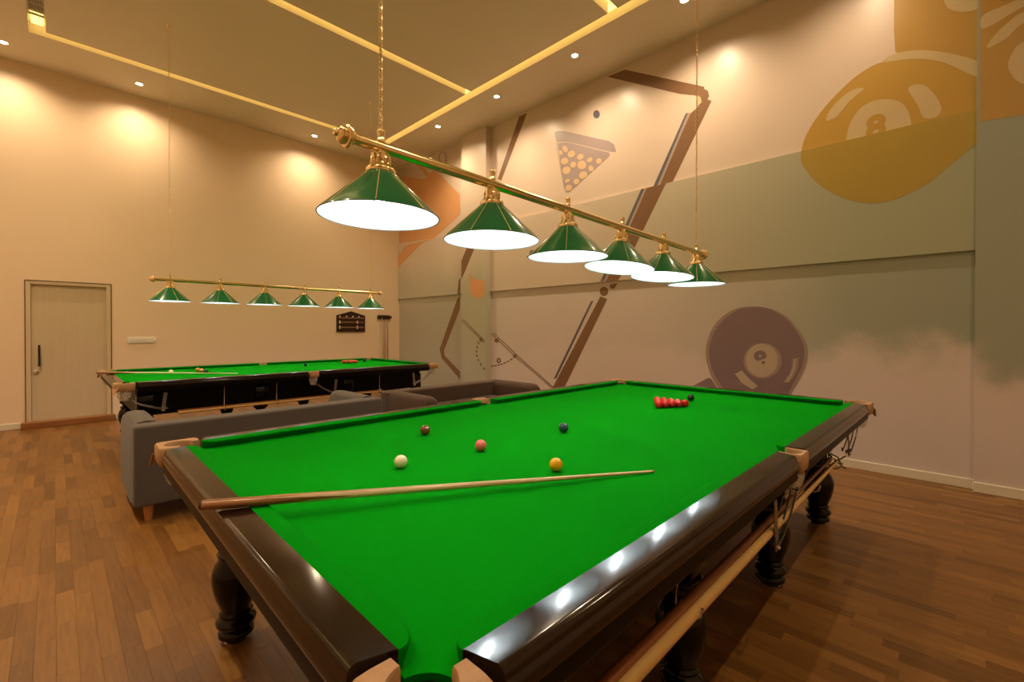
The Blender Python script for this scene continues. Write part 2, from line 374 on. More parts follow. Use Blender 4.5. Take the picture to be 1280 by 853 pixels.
for x, y in ((-3.0, 5.2), (-3.0, 3.2), (-3.0, 1.2), (-3.0, -.8), (-1.3, -2.4), (.8, -2.4)):  # unseen downlights added beyond the visible rows to brighten the walls
    downlight(x, y, 'unseen ceiling downlight added as fill light for the walls', SPOT_POWER*(1.7 if y > 2 else .8))

# ------------------------------------------------------------------ door, switch, scoreboard, cue rack
door = tag(MB().box(((DX0+DX1)/2, YL+.055, 1.055), (DX1-DX0-.11, .04, 1.98)).build('door_1', M_door), label='pale veneered door with a dark pull handle', **ST)
for sx in (DX0+.027, DX1-.027): MB().box((sx, YL+.05, 1.035), (.054, .11, 2.06), .004, 1).build('door_frame', M_frame, door)
MB().box(((DX0+DX1)/2, YL+.05, DZ-.025), (DX1-DX0-.105, .11, .05), .004, 1).build('door_frame', M_frame, door)
for sx in (DX0-.001, DX1+.001): MB().box((sx, YL-.004, 1.035), (.009, .012, 2.07)).build('frame_edge', M_gap, door)
MB().box(((DX0+DX1)/2, YL-.004, DZ+.001), (DX1-DX0, .012, .009)).build('frame_edge', M_gap, door)
hd = MB().tube([(-2.366, YL-.015, .86), (-2.366, YL-.015, 1.16)], .013, 10).build('handle', M_black, door, 40)
MB().tube([(-2.366, YL-.012, .90), (-2.366, YL+.04, .90)], .008, 8).tube([(-2.366, YL-.012, 1.12), (-2.366, YL+.04, 1.12)], .008, 8).build('handle_post', M_chrome, hd, 40)
MB().lathe([(0, 0), (.03, 0), (.03, .012), (.018, .016), (.018, .024), (0, .024)], 20, Matrix.Translation((-2.40, YL+.036, .775)) @ Matrix.Rotation(PI/2, 4, 'X'), cap=False).build('lock', M_chrome, door, 40)
sill = MB().box(((DX0+DX1)/2-.005, YL-.05, .045), (DX1-DX0+.08, .16, .088), .006, 2).build('threshold', M_sill, door)

sw = empty('switch_plate', (-1.235, YL, 1.21), label='long white switch plate on the wall right of the door', cat='switch')
MB().box((0, -.006, 0), (.36, .012, .095), .004, 2).build('plate', M_white, sw)
for k in range(6): MB().box((-.13+k*.035, -.014, 0), (.029, .008, .055), .002, 1).build('rocker', M_white, sw)
MB().box((.10, -.014, 0), (.07, .008, .07), .002, 1).build('socket', M_white, sw)
MB().lathe([(0, 0), (.017, 0), (.015, .014), (0, .014)], 16, Matrix.Translation((.155, -.012, 0)) @ Matrix.Rotation(PI/2, 4, 'X'), cap=False).build('dimmer_knob', M_white, sw, 40)

sb = empty('scoreboard', (2.24, YL, 1.34), label='dark wooden snooker scoreboard with pointed top on the end wall', cat='scoreboard')
pl = [(-.315, 0), (.315, 0), (.315, .34), (0, .43), (-.315, .34)]
b = MB(); a0 = [b.bm.verts.new((x, -.025, z)) for x, z in pl]; a1 = [b.bm.verts.new((x, 0, z)) for x, z in pl]
for k in range(5): b.bm.faces.new((a0[k], a0[(k+1) % 5], a1[(k+1) % 5], a1[k]))
b.bm.faces.new(a0); b.bm.faces.new(a1[::-1]); b.build('board', M_board, sb)
MB().box((0, -.028, .004), (.63, .012, .02), .003, 1).build('moulding', M_board, sb)
for i, z in enumerate((.085, .195, .285)):
    tr = MB().box((0, -.029, z), (.57, .010, .028), .003, 1).build('score_track', M_track, sb)
    for xx in ((-.255, .13) if i < 2 else (-.255, -.11, .03, .165)):
        for dz in ((-.018, .018) if i < 2 else (.03,)):
            MB().sphere((xx, -.036, z+dz), .0145, 12, 8).build('pointer', M_ivory, tr, 60)
rk = empty('cue_rack', (3.02, YL, 1.66), label='short dark cue rack mounted near the corner of the end wall', cat='cue rack')
MB().box((0, -.03, 0), (.34, .06, .055), .008, 2).build('rack_rail', M_board, rk)
MB().box((0, -.006, .0), (.30, .012, .09), .004, 1).build('back_plate', M_board, rk)
MB().box((0, -.035, -1.52), (.34, .07, .03), .006, 2).build('foot_rail', M_board, rk)
for i, (dx, lb, mm, r0, ztop) in enumerate(((-.09, 'thin pale cue, leftmost in the wall rack', M_ash, .008, 1.70), (-.02, 'dark brown cue in the middle of the wall rack', M_cuebutt, .012, 1.66), (.055, 'brown cue, rightmost in the wall rack', M_rest2, .012, 1.66))):
    c = empty('cue', (3.02+dx, YL-.045, .156), label=lb, cat='cue', group='cues in the wall rack')
    MB().tube([(0, -.03, 0), (0, -.03, .72)], [.0145, r0], 10).build('butt', M_cuebutt if i else M_ash, c, 40)
    MB().tube([(0, -.03, .72), (0, -.03, ztop-.2)], [r0, .0055], 10).build('shaft', mm, c, 40)

# ------------------------------------------------------------------ snooker table
A_, B_ = 1.821, 0.966; ZT = .875; BED = .838
RAILP = [(0, .875), (.003, .875), (.061, .875), (.066, .8746), (.073, .872), (.0765, .865), (.077, .857), (.0795, .850), (.0835, .839), (.085, .828), (.083, .820), (.078, .816), (0, .816)]
SKIRTP = [(.060, .818), (.0815, .818), (.0815, .784), (.079, .776), (.075, .772), (.055, .772), (.052, .818)]
CUSHP = [(0, .8742), (-.004, .8745), (-.036, .8745), (-.044, .8735), (-.049, .870), (-.050, .8665), (-.047, .864), (-.024, .8385), (0, .8385)]
def arc(cx, cy, r, a0, a1, n): return [(cx+r*math.cos(a0+(a1-a0)*i/n), cy+r*math.sin(a0+(a1-a0)*i/n)) for i in range(n+1)]
def make_table(mid_dir, label, drop=0.0):
    T = empty('snooker_table', label=label, cat='snooker table', group='snooker tables in the hall')
    # slate bed with pocket cut-outs
    ring = []; o = -.012
    for (cx, cy, a0) in ((A_-o, -B_+o, PI), (A_-o, B_-o, 1.5*PI), (-A_+o, B_-o, 0), (-A_+o, -B_+o, .5*PI)):
        ring += arc(cx, cy, .068, a0-.177, a0-.5*PI+.177, 10)
        if (cx > 0 and cy > 0): ring += arc(0, B_+.035, .044, -.92, -PI+.92, 8)
        if (cx < 0 and cy < 0): ring += arc(0, -B_-.035, .044, PI-.92, .92, 8)
    MB().prism(ring, BED-.045, BED).build('bed', M_cloth, T)
    # cushions and rails: four long halves, two ends
    cg, mg = .073, .056                                  # gap at corner / middle pocket on the wood line
    def side(A, B, out, endA, endB):
        A = Vector(A); B = Vector(B); out = Vector(out); d = (B-A).normalized(); L = (B-A).length
        secs = []
        jl = {'c': .085, 'm': .050}
        for i in range(8):
            t = i/7*PI/2; secs.append((jl[endA]*(1-math.cos(t))*.98, .16+.84*math.sin(t)))
        for i in range(8):
            t = (7-i)/7*PI/2; secs.append((L-jl[endB]*(1-math.cos(t))*.98, .16+.84*math.sin(t)))
        cu = MB(); rings = [[cu.bm.verts.new(A+d*p+out*(u*k)+Vector((0, 0, z))) for u, z in CUSHP] for p, k in secs]; m = len(CUSHP)
        for i in range(len(rings)-1):
            for k in range(m): cu.bm.faces.new((rings[i][k], rings[i][(k+1) % m], rings[i+1][(k+1) % m], rings[i+1][k]))
        cu.bm.faces.new(rings[0][::-1]); cu.bm.faces.new(rings[-1]); cu.build('cushion', M_cushion, T, 30)
        cut = lambda u: (0 if u < .001 else (.004 if u < .01 else .020))
        MB().sweep(RAILP, A, B, out, cut, cut).build('rail', M_rail, T, 30)
        MB().sweep(SKIRTP, A+d*(.01 if endA == 'c' else .022), B-d*(.01 if endB == 'c' else .022), out, 0, 0).build('skirt_board', M_dark, T, 35)
    for sy in (1, -1):
        side((-A_+cg, sy*B_, 0), (-mg, sy*B_, 0), (0, sy, 0), 'c', 'm'); side((mg, sy*B_, 0), (A_-cg, sy*B_, 0), (0, sy, 0), 'm', 'c')
    for sx in (1, -1): side((sx*A_, -B_+cg, 0), (sx*A_, B_-cg, 0), (sx, 0, 0), 'c', 'c')
    # frame below
    for sy in (1, -1): MB().box((0, sy*.80, .645), (3.44, .05, .30), .006, 2).build('frame_panel', M_dark, T)
    for sx in (1, -1): MB().box((sx*1.70, 0, .645), (.05, 1.56, .30), .006, 2).build('frame_panel', M_dark, T)
    for xx in (-.545, .545): MB().box((xx, 0, .66), (.08, 1.64, .16)).build('cross_beam', M_dark, T)
    # legs
    prof = [(.0, .022), (.062, .022), (.070, .030), (.071, .045), (.064, .055), (.058, .060), (.068, .068), (.078, .080), (.080, .092), (.074, .102), (.064, .108), (.060, .116), (.066, .122), (.067, .130),
            (.060, .140), (.066, .165), (.080, .200), (.091, .245), (.095, .285), (.093, .315), (.083, .345), (.068, .368), (.064, .376), (.072, .384), (.074, .394), (.066, .402), (.054, .412), (.052, .430), (.066, .440), (.078, .452), (.080, .466), (.072, .478), (.06, .484)]
    leg_me = MB().lathe(prof, 28).box((0, 0, .60), (.14, .14, .22), .006, 2).mesh('leg', M_leg, 40)
    foot_me = MB().lathe([(0, 0), (.048, 0), (.050, .008), (.044, .014), (.030, .016), (.030, .026), (0, .026)], 20, cap=False).mesh('levelling_foot', M_chrome, 40)
    for sx in (-1.655, -.545, .545, 1.655):
        for sy in (-.775, .775):
            l = obj('leg', leg_me, T, (sx, sy, 0)); obj('levelling_foot', foot_me, l)
    # pockets
    def pocket(kind, sx, sy):
        if kind == 'c':
            c = Vector((sx*(A_+.012), sy*(B_+.012), 0)); ax = math.atan2(sy, sx); rng = 2.28; R = .052
        else:
            c = Vector((0, sy*(B_+.035), 0)); ax = math.atan2(sy, 0); rng = 2.15; R = .044
        n = 22; yoke = MB(); rings = []
        for i in range(n+1):
            a = ax-rng+2*rng*i/n; ca, sa = math.cos(a), math.sin(a); lim = [.105]
            if kind == 'c':
                for comp, sg in ((ca, sx), (sa, sy)):
                    v = comp*sg
                    if v > .01: lim.append(.081/v)
                    elif v < -.01: lim.append(.083/-v)
            else:
                if sa*sy > .01: lim.append(.058/(sa*sy))
                elif sa*sy < -.01: lim.append(.034/(-sa*sy))
                if abs(ca) > .01: lim.append(.055/abs(ca))
            ro = max(min(lim), R+.006)
            rings.append([yoke.bm.verts.new(c+Vector((ca*r, sa*r, z))) for r, z in ((R, .868), (R+.003, .8735), (ro-.005, .8745), (ro, .869), (ro, .812), (ro-.006, .796), (R+.002, .796), (R, .804))])
        m = 8
        for i in range(n):
            for k in range(m): yoke.bm.faces.new((rings[i][k], rings[i][(k+1) % m], rings[i+1][(k+1) % m], rings[i+1][k]))
        yoke.bm.faces.new(rings[0][::-1]); yoke.bm.faces.new(rings[-1])
        P = yoke.build('pocket', M_leather, T, 50)
        out = Vector((math.cos(ax), math.sin(ax), 0))
        if kind == 'c':                                  # loose leather tongue
            tp = c+out*(.100); tv = Vector((-out.y, out.x, 0))
            tb = MB(); q = [tp-tv*.03+Vector((0, 0, .83)), tp+tv*.03+Vector((0, 0, .83)), tp+tv*.014+out*.026+Vector((0, 0, .775)), tp-tv*.002+out*.03+Vector((0, 0, .77))]
            f0 = [tb.bm.verts.new(v) for v in q]; f1 = [tb.bm.verts.new(v-out*.005) for v in q]
            for k in range(4): tb.bm.faces.new((f0[k], f0[(k+1) % 4], f1[(k+1) % 4], f1[k]))
            tb.bm.faces.new(f0); tb.bm.faces.new(f1[::-1]); tb.build('leather_tongue', M_leather, P)
        MB().lathe([(R-.001, .836), (R-.001, .79), (R+.002, .79), (R+.002, .836)], 20, Matrix.Translation(c), cap=False).build('lining', M_black, P, 40)
        # net bag
        nb = MB(); nr = 6; ns = 14; prof2 = [(R+.008, .806), (R+.008, .785), (R+.005, .76), (R, .735), (R-.008, .712), (R-.016, .695)]
        rg = [[nb.bm.verts.new(c+Vector((r*math.cos(2*PI*(k+.5*(i % 2))/ns), r*math.sin(2*PI*(k+.5*(i % 2))/ns), z))) for k in range(ns)] for i, (r, z) in enumerate(prof2)]
        for i in range(nr-1):
            for k in range(ns):
                k2 = (k+1) % ns
                if i % 2 == 0: nb.bm.faces.new((rg[i][k], rg[i][k2], rg[i+1][k])); nb.bm.faces.new((rg[i][k2], rg[i+1][k2], rg[i+1][k]))
                else: nb.bm.faces.new((rg[i][k], rg[i+1][k2], rg[i+1][k])); nb.bm.faces.new((rg[i][k], rg[i][k2], rg[i+1][k2]))
        bmesh.ops.wireframe(nb.bm, faces=nb.bm.faces[:], thickness=.0075, use_replace=True, use_even_offset=False)
        nb.build('net', M_net, P)
        # ball runner of bent wire with its strap
        dx = (mid_dir if kind == 'm' else -sx); yy = sy*(B_-.005) if kind == 'c' else sy*(B_+.045)
        x0 = c.x+dx*.02
        L = .30 if kind == 'c' else .26
        wr = MB()
        for k, oy in enumerate((-.022, .0, .022)):
            low = -.012 if k == 1 else 0
            wr.tube([(x0, yy+oy, .73), (x0+dx*.03, yy+oy, .70+low), (x0+dx*.10, yy+oy, .645+low), (x0+dx*(L-.06), yy+oy, .59+low), (x0+dx*L, yy+oy, .575+low), (x0+dx*(L+.015), yy+oy, .60+low)], .0040, 6)
        wr.tube([(x0+dx*.012, yy+.03*math.cos(a), .722+.0*math.sin(a)) for a in (0, PI/2, PI)], .0032, 6)
        w = wr.build('ball_runner', M_wire, P, 50)
        rot = Matrix.Rotation(.12*dx, 3, 'Y')
        MB().box((x0+dx*(L+.0), yy+sy*.012, .645), (.032, .006, .20), .002, 1, rot).build('strap', M_strap, P)
        MB().sphere((x0+dx*(L-.006), yy+sy*.018, .562), .009, 10, 8).build('knob', M_chrome, P, 60)
        MB().tube([(x0+dx*(L+.03), yy+sy*.02, .575), (x0+dx*(L-.03), yy+sy*.02, .580)], .004, 8).build('stop_bar', M_chrome, P, 50)
    for sx in (1, -1):
        for sy in (1, -1): pocket('c', sx, sy)
    for sy in (1, -1): pocket('m', 0, sy)
    # hooks that carry the rests along the long side
    for xx in (-.97, .42 if mid_dir < 0 else -.42, .95):
        MB().tube([(xx, -1.02, .78), (xx, -.962, .74), (xx, -.955, .615-drop), (xx, -.97, .592-drop), (xx, -1.0, .590-drop), (xx, -1.022, .604-drop), (xx, -1.03, .63-drop)], .0042, 8).build('rest_hook', M_chrome, T, 50)
    return T
def markings(T):                                        # baulk line and D are too faint to see in the photograph
    return
table1 = make_table(-1, 'large near snooker table with bright green cloth and dark lacquered rails')
table1.rotation_euler = (0, 0, -.010)
table2 = make_table(1, 'far snooker table with green cloth standing behind the sofas', .10)
table2.location = (.10, 5.34, 0); table2.scale = (1, 1, .98)

# rests on the hooks (the long poles along the near side)
def rest(x0, x1, y, z, m, lb, cross, r=.0155):
    t = empty('snooker_rest', (x0, y, z), label=lb, cat='rest')
    L = x1-x0
    MB().tube([(0, 0, 0), (L*.5, 0, 0), (L, 0, 0)], [r*1.1, r, r*.62], 12).build('pole', m, t, 50)
    h = MB().tube([(L-.01, 0, 0), (L+.02, 0, 0)], r*.7, 10)
    hd = h.build('ferrule', M_brass, t, 50)
    sp = MB()
    if cross:
        for a in (.7, 2.4, 3.85, 5.55): sp.tube([(L+.02, 0, 0), (L+.022, .045*math.cos(a), .045*math.sin(a)), (L+.03, .056*math.cos(a), .056*math.sin(a))], .0042, 8)
    else:
        sp.tube([(L+.015, -.05, -.04), (L+.02, -.03, .01), (L+.022, 0, .02), (L+.02, .03, .01), (L+.015, .05, -.04)], .0045, 8)
    sp.build('head', M_wire, t, 50)
    return t
rest(-1.75, 1.00, -1.000, .615, M_rest, 'yellow wooden rest pole hung along the near table, nearer the viewer', True)
rest(-1.75, .97, -.981, .637, M_rest2, 'browner wooden rest pole hung behind the yellow one on the near table', False, .013)
for i, (y, z, m, lb) in enumerate(((-1.0, .507, M_rest, 'pale rest pole hung along the far table behind the grey sofa'), (-.972, .520, M_rest2, 'brown rest pole hung along the far table beside the pale one'))):
    r_ = rest(-1.30, 1.05, 5.34+y, z, m, lb, False, .013)

# ------------------------------------------------------------------ balls and cues
def ball(P, col, lb, z, group=None, nm='snooker_ball', me={}):
    if col not in me:
        mm = mat('ball_%d_%d_%d' % col, lin(col), .08, coat=.5)
        me[col] = MB().sphere((0, 0, 0), .02625, 28, 18).mesh('snooker_ball', mm, 180)
    return tag(obj(nm, me[col], None, (P[0], P[1], z+.02625)), label=lb, cat='ball', group=group)
zb = BED; zc = BED+.02625
RED = (196, 14, 16)
def near(x, y): return on(x, y, 2, zc)
for q, c, lb in (((501, 577.3), (240, 232, 196), 'white cue ball on the near table'), ((601, 557), (236, 120, 112), 'pink ball on the near table'), ((531.5, 538), (112, 58, 22), 'brown ball on the near table'),
                 ((704.5, 535), (28, 62, 84), 'blue ball on the near table'), ((695, 581), (232, 170, 14), 'yellow ball on the near table'), ((863.5, 497.5), (12, 14, 14), 'black ball behind the red pack on the near table')):
    ball(near(*q), c, lb, zb)
RL = ['red ball at the tip of the pack on the %s table', 'second red ball from the tip along the visible side of the %s pack', 'middle red ball of the visible side of the %s pack', 'fourth red ball from the tip along the visible side of the %s pack', 'red ball at the right-hand corner of the pack on the %s table']
ap = near(823.5, 506)
for r_ in range(5):
    for k in range(r_+1):
        lb = RL[r_] % 'near' if k == 0 else 'red ball hidden behind the front side of the pack on the near table'
        ball((ap.x+r_*.0460, ap.y+(k-r_/2)*.0530), RED, lb, zb, 'red balls racked on the near table')
zb2 = BED*.98; zc2 = zb2+.026
def far(x, y): return on(x, y, 2, zc2)
for q, c, lb in (((213.5, 465.0), (236, 230, 190), 'white cue ball on the far table'), ((247, 462.4), (226, 166, 40), 'yellow ball at the left of the far table'), ((251.5, 463.4), (214, 110, 70), 'pink ball touching the yellow one on the far table'),
                 ((257.5, 464.2), (10, 70, 40), 'dark green ball beside the pink one on the far table'), ((382, 456.0), (24, 60, 90), 'blue ball in the middle of the far table'), ((455.5, 450.9), (12, 14, 14), 'black ball behind the red pack on the far table')):
    ball(far(*q), c, lb, zb2)
ap = far(428.5, 452.6)
for r_ in range(5):
    for k in range(r_+1): ball((ap.x+r_*.0460, ap.y+(k-r_/2)*.0530), (190, 84, 44), RL[r_] % 'far' if k == 0 else 'red ball hidden behind the front side of the pack on the far table', zb2, 'red balls racked on the far table')

def cue(P0, P1, lb, r0=.0148, r1=.0048):
    P0 = Vector(P0); P1 = Vector(P1); d = P1-P0; L = d.length
    t = empty('snooker_cue', P0, label=lb, cat='cue'); t.rotation_mode = 'QUATERNION'; t.rotation_quaternion = d.to_track_quat('Z', 'Y')
    def rr(f): return r0+(r1-r0)*f
    def seg(nm, f0, f1, m, par, k=3): return MB().tube([(0, 0, L*(f0+(f1-f0)*i/k)) for i in range(k+1)], [rr(f0+(f1-f0)*i/k) for i in range(k+1)], 16).build(nm, m, par, 50)
    bt = seg('butt', .004, .115, M_cuebutt, t)
    # pointed splices of dark wood running up into the ash shaft
    for a in (0, PI/2, PI, 1.5*PI):
        s = MB(); n = 6
        va = []
        for i in range(n+1):
            f = .113+(.16)*i/n; w = (1-i/n)*.72; ra = rr(f)+.0004
            va.append([s.bm.verts.new((ra*math.cos(a+w*o), ra*math.sin(a+w*o), L*f)) for o in (-1, -.5, 0, .5, 1)])
        for i in range(n):
            for k in range(4): s.bm.faces.new((va[i][k], va[i][k+1], va[i+1][k+1], va[i+1][k]))
        s.build('splice', M_cuebutt, bt, 60)
    MB().tube([(0, 0, 0), (0, 0, L*.004)], [r0*.8, r0], 16).build('bumper', M_black, bt, 50)
    for i in range(2): MB().box((r0*.05, -r0*.98, L*(.012+.012*i)), (r0*.9, .0012, L*.007)).build('gold_badge', M_goldline, bt)
    seg('shaft', .115, .992, M_ash, t, 6); seg('ferrule', .992, .9965, M_brass, t, 1); seg('tip', .9965, 1.0, M_rest2, t, 1)
    return t
p0 = on(250, 632, 2, .8945); p1 = on(817.5, 589.5, 2, .8440)
cue(p0, p1, 'wooden cue lying across the left rail of the near table')
q0 = on(120.5, 466.0, 2, .8775); q1 = on(292, 467.0, 2, .826)
q1 = q0+(q1-q0).normalized()*1.46 if False else q1
cue(q0, (q0+(q1-q0)*(1.46/(q1-q0).length)), 'thin cue sticking out over the left end of the far table')

# ------------------------------------------------------------------ pendant lamps over the tables
def chain_mesh(h):
    b = MB(); pitch = .0185; n = int(h/pitch); R, Rw, r = .0125, .0068, .0019
    for i in range(n):
        z = (i+.5)*pitch; rings = []
        for k in range(10):
            a = 2*PI*k/10; cx, cz = Rw*math.cos(a), R*math.sin(a); nx_, nz_ = math.cos(a), math.sin(a)
            rg = []
            for j in range(5):
                p = 2*PI*j/5; ox = nx_*r*math.cos(p); oz = nz_*r*math.cos(p); oy = r*math.sin(p)
                v = Vector((cx+ox, oy, cz+oz))
                if i % 2: v = Vector((v.y, v.x, v.z))
                rg.append(b.bm.verts.new(v+Vector((0, 0, z))))
            rings.append(rg)
        for k in range(10):
            for j in range(5): b.bm.faces.new((rings[k][j], rings[k][(j+1) % 5], rings[(k+1) % 10][(j+1) % 5], rings[(k+1) % 10][j]))
    return b
def make_lamp(P0, P1, s0, s1, tilts, label):
    P0 = Vector(P0); P1 = Vector(P1); d = P1-P0; L = d.length
    T = empty('billiard_lamp', P0, label=label, cat='pendant lamp', group='brass billiard lamps with six green shades')
    T.rotation_mode = 'XYZ'
    dn = d.normalized()
    MB().tube([(0, 0, 0), d], .0205, 20).build('bar', M_brass, T, 50)
    for P, sgn in ((Vector((0, 0, 0)), -1), (d, 1)):
        Mx = Matrix.Translation(P) @ (dn*sgn).to_track_quat('Z', 'Y').to_matrix().to_4x4()
        MB().lathe([(.0205, -.014), (.026, -.013), (.0275, -.008), (.0265, -.003), (.034, -.002), (.040, .001), (.0425, .006), (.0415, .011), (.036, .0145), (.030, .016), (.0325, .020), (.032, .027), (.028, .034), (.022, .039), (.015, .0425), (.0115, .044), (.0125, .048), (.012, .052), (.008, .056), (0, .0575)], 36, Mx, cap=False).build('end_cap', M_brass, T, 75)
    n = 6
    shade_b = MB().lathe([(.046, -.092), (.052, -.098), (.213, -.252), (.2155, -.257), (.2135, -.2575), (.211, -.2535), (.050, -.0995), (.044, -.095)], 64, cap=False)
    bmesh.ops.recalc_face_normals(shade_b.bm, faces=shade_b.bm.faces)
    me = bpy.data.meshes.new('shade'); 
    shade_b.bm.faces.ensure_lookup_table()
    for f in shade_b.bm.faces:
        c = f.calc_center_median(); f.material_index = 1 if (f.normal.z < -.05 and math.hypot(c.x, c.y) < .2132) else 0
    shade_b.bm.to_mesh(me); shade_b.bm.free(); me.materials.append(M_shade); me.materials.append(M_shadein)
    for p in me.polygons: p.use_smooth = True
    me.set_sharp_from_angle(angle=math.radians(35))
    gal = MB().lathe([(.012, -.012), (.020, -.016), (.024, -.026), (.034, -.030), (.035, -.036), (.033, -.042), (.035, -.066), (.038, -.072), (.050, -.078), (.054, -.088), (.053, -.097), (.045, -.097)], 28, cap=False)
    for k in range(8):
        a = 2*PI*k/8; gal.box((.0345*math.cos(a), .0345*math.sin(a), -.054), (.006, .010, .026), .001, 1, Matrix.Rotation(a, 3, 'Z'))
    gal_me = gal.mesh('gallery', M_brass, 45)
    fin_me = MB().lathe([(.0135, .012), (.0145, .020), (.0145, .024), (.0125, .026), (.0125, .052), (.014, .054), (.014, .060), (.010, .065), (0, .066)], 20, cap=False).mesh('finial', M_brass, 45)
    bulb_me = MB().lathe([(0, -.205), (.012, -.203), (.020, -.194), (.023, -.182), (.020, -.168), (.013, -.152), (.010, -.140), (.010, -.115), (0, -.115)], 20, cap=False).mesh('bulb', M_bulb, 180)
    sm = MB()
    sm.tube([(.0535, 0, -.0985), (.2145, 0, -.2520)], .0013, 6)
    seam_me = sm.mesh('seam', M_goldline, 60)
    rim_me = MB()
    ring = [(.2155*math.cos(2*PI*k/64), .2155*math.sin(2*PI*k/64), -.2572) for k in range(65)]
    rim_me = rim_me.tube(ring, .0016, 6, cap=False).mesh('rim', M_black, 60)
    for i in range(n):
        f = s0+(s1-s0)*i/(n-1); P = d*f
        sh = obj('shade', me, T, P); sh.rotation_euler = (0, math.radians(tilts[i][0]), 0) if len(tilts[i]) == 1 else (math.radians(tilts[i][1]), math.radians(tilts[i][0]), .2*i)
        obj('gallery', gal_me, sh); obj('bulb', bulb_me, sh); obj('rim', rim_me, sh)
        for k in range(8): o = obj('seam', seam_me, sh); o.rotation_euler = (0, 0, 2*PI*k/8+.22)
        obj('finial', fin_me, T, P)
    for f in (s0, s1):
        P = d*f; h = CZ-(P0.z+P.z)-.066
        ch = chain_mesh(h).mesh('chain', M_brass, 60); obj('chain', ch, T, P+Vector((0, 0, .063)))
        MB().lathe([(0, h+.066), (.022, h+.066), (.020, h+.058), (.008, h+.050), (.004, h+.040), (0, h+.040)], 18, Matrix.Translation(P), cap=False).build('ceiling_hook', M_brass, T, 45)
    return T
make_lamp((-1.490, .005, 2.062), (1.545, 0, 2.008), .040, .957, [(1, 0), (1, 0), (0, 0), (4, 5), (3, 4), (0, 0)], 'long brass billiard lamp with six green shades above the near table')
make_lamp((-1.375, 5.33, 1.985), (1.565, 5.33, 1.985), .052, .950, [(0, 0)]*6, 'brass billiard lamp with six small green shades above the far table')

# ------------------------------------------------------------------ sofas
def sofa(loc, rz, w, M, label):
    T = empty('sofa', loc, rz, label=label, cat='sofa', group='pair of low sofas between the tables'); D = .86; H = .70
    MB().box((0, D/2, .22), (w-.06, D-.04, .20), .02, 3).build('base', M, T, 50)
    MB().box((0, .09, .41), (w, .18, .58), .022, 4).build('backrest', M, T, 50)
    for sx in (-1, 1):
        b = MB(); pr = [(.0, .12), (.0, .64), (.012, .68), (.04, .706), (.09, .714), (.14, .706), (.168, .68), (.18, .64), (.18, .12)]
        r0 = []; 
        for (yy, k) in ((.15, .012), (.22, .012), (D-.10, .012), (D-.03, .004), (D, -.03)):
            r0.append([b.bm.verts.new((sx*(w/2-.18)+sx*(u), yy, z+(k-.012 if z > .6 else 0))) for u, z in pr])
        m = len(pr)
        for i in range(4):
            for k in range(m): b.bm.faces.new((r0[i][k], r0[i][(k+1) % m], r0[i+1][(k+1) % m], r0[i+1][k]))
        b.bm.faces.new(r0[0][::-1]); b.bm.faces.new(r0[-1]); b.build('arm', M, T, 50)
    for sx in (-1, 1):
        cw = (w-.38)/2
        MB().box((sx*cw/2, .52, .38), (cw-.006, .62, .15), .03, 4).build('seat_cushion', M, T, 50)
        MB().box((sx*cw/2, .235, .44), (cw-.006, .13, .17), .035, 4, Matrix.Rotation(.10, 3, 'X')).build('back_cushion', M, T, 50)
    lm = MB().lathe([(0, 0), (.022, 0), (.034, .12), (.0, .12)], 16, cap=False).mesh('leg', M_oakleg, 40)
    for sx in (-1, 1):
        for yy in (.07, D-.07): obj('leg', lm, T, (sx*(w/2-.09), yy, 0))
    return T
sofa((-.865, 2.60, 0), 0, 1.93, M_sofa1, 'grey fabric sofa with its back to the near table')
sofa((1.205, 3.08, 0), PI, 1.74, M_sofa2, 'grey sofa, browned for warm bounced light, beside the first one, facing the near table')

# ------------------------------------------------------------------ mural painted on the right wall
def clip(pts, ax, v, keep_above):
    out = []
    for i, p in enumerate(pts):
        q = pts[(i+1) % len(pts)]; a, b_ = ((p[ax]-v), (q[ax]-v)) if keep_above else ((v-p[ax]), (v-q[ax]))
        if a >= 0: out.append(p)
        if (a >= 0) != (b_ >= 0): out.append(p+(q-p)*(a/(a-b_)))
    return out
def smooth(poly, n=5):
    out = []; L_ = len(poly)
    for i in range(L_):
        p0, p1, p2, p3 = [Vector(poly[(i+k-1) % L_]) for k in range(4)]
        for j in range(n):
            t = j/n; v = .5*((2*p1)+(p2-p0)*t+(2*p0-5*p1+4*p2-p3)*t*t+(3*p1-p0-3*p2+p3)*t**3); out.append((v.x, v.y))
    return out
LIM = {}
def mural(name, poly, X, m, parent, layer=1):
    P = [on(x, y, 0, X-.0012*layer) for x, y in poly]
    for ax, v, above in LIM.get(round(X, 4), ()): P = clip(P, ax, v, above)
    if len(P) < 3: return None
    b = MB(); vs = [b.bm.verts.new(p) for p in P]
    f = b.bm.faces.new(vs); f.normal_update()
    if f.normal.x > 0: f.normal_flip()
    return b.build(name, m, parent, fix=False)
def disc(name, c, r, X, m, parent, layer=1, n=40, ry=None):
    b = MB(); ry = ry or r; f = b.bm.faces.new([b.bm.verts.new((X-.0012*layer, c[0]-r*math.cos(2*PI*k/n), c[1]+ry*math.sin(2*PI*k/n))) for k in range(n)]); f.normal_update()
    if f.normal.x > 0: f.normal_flip()
    return b.build(name, m, parent, fix=False)
def pdisc(name, x, y, r, X, m, parent, layer=1, ry=None, n=24, tilt=0):
    ry = ry or r; ct, st_ = math.cos(tilt), math.sin(tilt)
    return mural(name, [(x+r*math.cos(2*PI*k/n)*ct-ry*math.sin(2*PI*k/n)*st_, y+r*math.cos(2*PI*k/n)*st_+ry*math.sin(2*PI*k/n)*ct) for k in range(n)], X, m, parent, layer)
